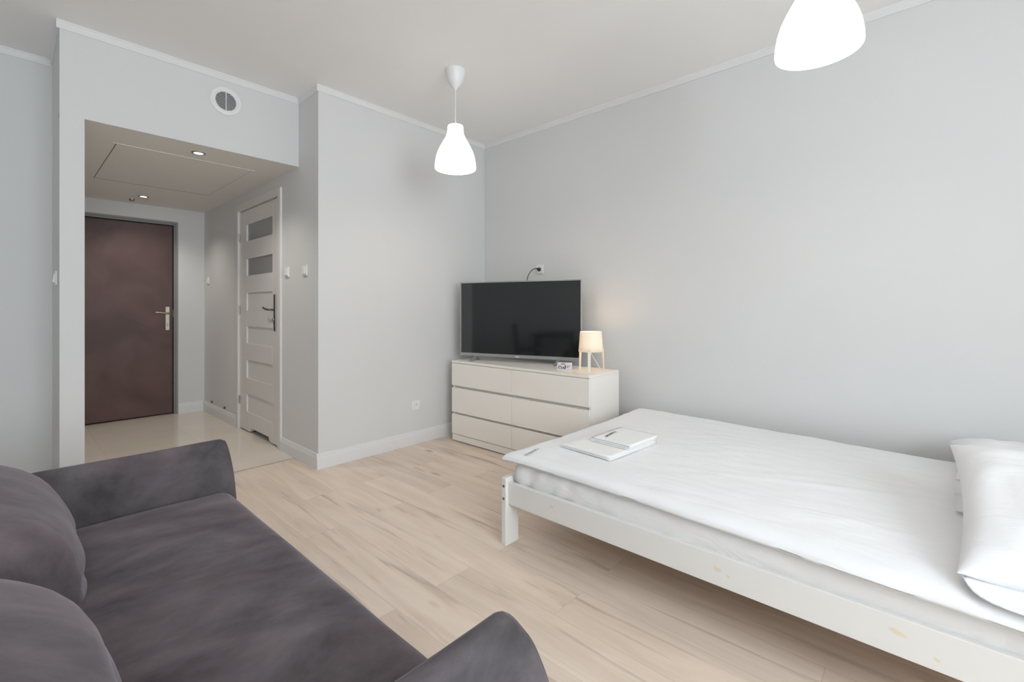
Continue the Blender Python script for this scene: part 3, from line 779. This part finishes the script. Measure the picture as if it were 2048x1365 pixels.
sheet('case_loop', [[(-.800, -3.350, .515), (-.845, -3.348, .514), (-.885, -3.350, .503), (-.90, -3.352, .490), (-.94, -3.352, .475), (-.99, -3.352, .468)],
                    [(-.800, -3.42, .515), (-.845, -3.42, .516), (-.880, -3.42, .506), (-.895, -3.42, .492), (-.93, -3.42, .478), (-.99, -3.42, .468)]], M['pillow'], p1)

# ------------------------------------------------------------------ sofa
sf = thing('sofa', 'charcoal grey velvet two-seat sofa with low arms facing the bed', 'sofa', (-3.06, -1.90, 0))
ox, oy = -3.06, -1.90
def place(bm, x, y, z):
    bmesh.ops.translate(bm, verts=bm.verts[:], vec=(x-ox, y-oy, z)); return bm
# base
obj('base', place(softbox(.46, .78, .105, .03, n=(8, 12, 3)), -3.04, -1.90, .205), M['velvet'], sf, smooth=True)
# seat: one long cushion, crowned
def fs(x, y, z):
    k = (1-(x/.36)**2)*(1-(y/.78)**4) if z > 0 else 0
    return (x, y, z + .022*max(0, k) + .004*nz(x*3, y*2, 0, 2)*(z > 0))
obj('seat_cushion', place(softbox(.355, .778, .068, .055, fs, n=(14, 24, 3), m=5), -2.925, -1.90, .352), M['velvet'], sf, smooth=True)
# arms: section (outward, height), lofted front to back, rounded over at both ends
AS = [(0, .10), (0, .25), (0, .42), (.003, .50), (.008, .56), (.014, .592), (.022, .609), (.036, .617), (.054, .614), (.072, .604), (.092, .590), (.108, .562), (.122, .528), (.134, .485), (.143, .43), (.149, .36), (.152, .28), (.153, .10)]
def arm(yi, sgn):
    bm = bmesh.new(); rings = []; xb, r_ = -3.50, .028
    cy_, cz_ = .06, .40
    def ring(t, inset):
        out = []
        for (w_, z_) in AS:
            xf = -2.577 + .042*(1-(max(0, z_-.1)/.525)**3)
            x = xb + (xf-xb)*t if t <= 1 else xf
            dw, dz = w_-cy_, z_-cz_; L_ = math.hypot(dw, dz)
            w2 = w_ - dw/L_*inset; z2 = z_ - (dz/L_*inset if z_ > .2 else 0)
            out.append((x, yi+sgn*w2, z2))
        return out
    R_ = []
    for k in range(5):
        a = k/4*PI/2; R_.append((ring(0, r_*(1-math.sin(a))), r_*(1-math.cos(a))))
    for k in range(1, 12): R_.append((ring(k/12, 0), 0))
    for k in range(4, -1, -1):
        a = k/4*PI/2; R_.append((ring(1, r_*(1-math.sin(a))), -r_*(1-math.cos(a))))
    for rg, off in R_:
        rings.append([bm.verts.new((x+off-ox, y-oy, z+.003*nz(x*2, y*2, z, 2))) for x, y, z in rg])
    n = len(AS)
    for a, b in zip(rings, rings[1:]):
        for k in range(n): bm.faces.new((a[k], a[(k+1) % n], b[(k+1) % n], b[k]))
    bm.faces.new(rings[0]); bm.faces.new(rings[-1][::-1])
    o = obj('armrest', bm, M['velvet'], sf, smooth=True)
    pp = [(x-ox-.006, y-oy, z) for x, y, z in ring(1, .0115)]
    obj('piping', tube(smoothpath(pp, 3), .0018, 6), M['velvet'], o, smooth=True)
    return o
arm(-1.12, 1); arm(-2.68, -1)
# back
def fb(x, y, z): return (x - .10*(z+.3), y, z)
obj('backrest', place(softbox(.085, .775, .26, .06, fb, n=(3, 20, 8), m=5), -3.45, -1.90, .37), M['velvet'], sf, smooth=True)
for x in (-3.40, -2.66):
    for y in (-1.08, -2.72):
        obj('leg', tube([(x-ox, y-oy, 0), (x-ox, y-oy, .105)], [.016, .024], 14), M['blackwood'], sf)
# loose back cushions
def cushion(yc, xc, zc, label, sz=(.135, .40, .235), seed=0, lean=.22, crease=None):
    def fc(x, y, z):
        u, v, w_ = x/sz[0], y/sz[1], z/sz[2]
        k = max(0, 1-v**4)*max(0, 1-w_**4)
        x2 = x*(.30+.70*k**.55) + .02*k*(x > 0)*(1-w_)
        z2 = z*(1-.05*v*v); y2 = y*(1-.03*w_*w_)
        # crease folds running to the lower corner
        x2 += .010*nz(y*2.0, z*4, seed, 2.5)*k - .020*math.exp(-((w_+.55+.30*v)/.07)**2)*k*(x > 0)
        x2 -= lean*z2
        if crease and x > 0:
            a, b = (Vector(c)-Vector((xc, yc, zc)) for c in crease); p = Vector((x2, y2, z2)); ab = b-a
            t = max(0, min(1, (p-a).dot(ab)/ab.length_squared)); dd = (p-a-ab*t).length
            x2 -= .022*math.exp(-(dd/.016)**2)*(1-.6*t)
        return (x2, y2, z2)
    o = obj('back_cushion', softbox(*sz, .13, fc, n=(8, 70, 30), m=7), M['velvet'], smooth=True, loc=(xc, yc, zc))
    return tag(o, label, 'cushion')
cushion(-1.525, -3.240, .556, 'grey velvet back cushion on the sofa, the farther one with a creased corner', sz=(.145, .385, .172), seed=3, crease=((-3.085, -1.80, .575), (-3.16, -1.99, .66)))
cushion(-2.345, -3.243, .552, 'grey velvet back cushion on the sofa, the nearer one at the bottom left corner', sz=(.145, .355, .176), seed=8)

# ------------------------------------------------------------------ dining corner behind the sofa (seen only in the screen)
tx, ty_ = -4.60, -.80
tb = thing('dining_table', 'dark dining table by the left wall, seen mirrored in the television screen', 'table', (tx, ty_, 0))
obj('tabletop', BX(-.38, .38, -.36, .36, .70, .735), M['blackwood'], tb, bevel=.003)
obj('apron', boxes((-.34, .34, -.33, -.31, .67, .70), (-.34, .34, .31, .33, .67, .70), (-.34, -.32, -.31, .31, .67, .70), (.32, .34, -.31, .31, .67, .70)), M['blackwood'], tb)
for sx in (-.35, .30):
    for sy in (-.33, .28): obj('leg', BX(sx, sx+.05, sy, sy+.05, 0, .70), M['blackwood'], tb, bevel=.003)
def chair(x, y, rot, label):
    c = thing('dining_chair', label, 'chair', (x, y, 0), rot)
    obj('seat', softbox(.21, .20, .03, .025, n=(4, 4, 1), m=3), M['blackwood'], c, smooth=True, loc=(0, 0, .45))
    for sx in (-.19, .155):
        obj('leg', BX(sx, sx+.035, -.19, -.155, 0, .43), M['blackwood'], c, bevel=.003)
        obj('leg', BX(sx, sx+.035, .16, .195, 0, .43), M['blackwood'], c, bevel=.003)
    bm = prism([(.165, .40), (.20, .40), (.245, .90), (.215, .90)], 'x', -.20, .20)
    obj('backrest', bm, M['blackwood'], c, bevel=.004)
    return c
chair(-4.55, -.33, 0, 'dark dining chair mirrored in the screen, left end of the dark table')
chair(-4.55, -1.30, PI, 'dark dining chair mirrored in the screen, right end of the dark table')

# ------------------------------------------------------------------ light
wd = bpy.data.worlds.new('sky'); SC.world = wd; wd.use_nodes = True
bg = wd.node_tree.nodes['Background']; bg.inputs[0].default_value = (.885, .945, 1.0, 1); bg.inputs[1].default_value = 13.2
pl = bpy.data.lights.new('window_portal', 'AREA'); pl.shape = 'RECTANGLE'; pl.size = WX1-WX0; pl.size_y = WZ1-WZ0
pl.cycles.is_portal = True
po = bpy.data.objects.new('window_portal', pl); COL.objects.link(po)
po.location = ((WX0+WX1)/2, YN-T-.01, (WZ0+WZ1)/2); po.rotation_euler = (PI/2, 0, 0)   # -z axis -> +y, into the room

# ------------------------------------------------------------------ camera
cam = bpy.data.cameras.new('camera'); co = bpy.data.objects.new('camera', cam); COL.objects.link(co)
cam.sensor_width = 36; cam.sensor_fit = 'HORIZONTAL'; cam.lens = 36*922/2048
cam.shift_y = -(682.5-617)/2048
co.location = (-3.2, -3.295, 1.1667)
co.rotation_euler = (PI/2, 0, -.8303)
cam.clip_start = .02
SC.camera = co
vs = SC.view_settings; vs.view_transform = 'Standard'; vs.look = 'None'; vs.exposure = -.07; vs.gamma = 1.
vs.use_curve_mapping = False
SC.cycles.max_bounces = 12; SC.cycles.diffuse_bounces = 8; SC.cycles.use_denoising = True
SC.cycles.sample_clamp_indirect = 6
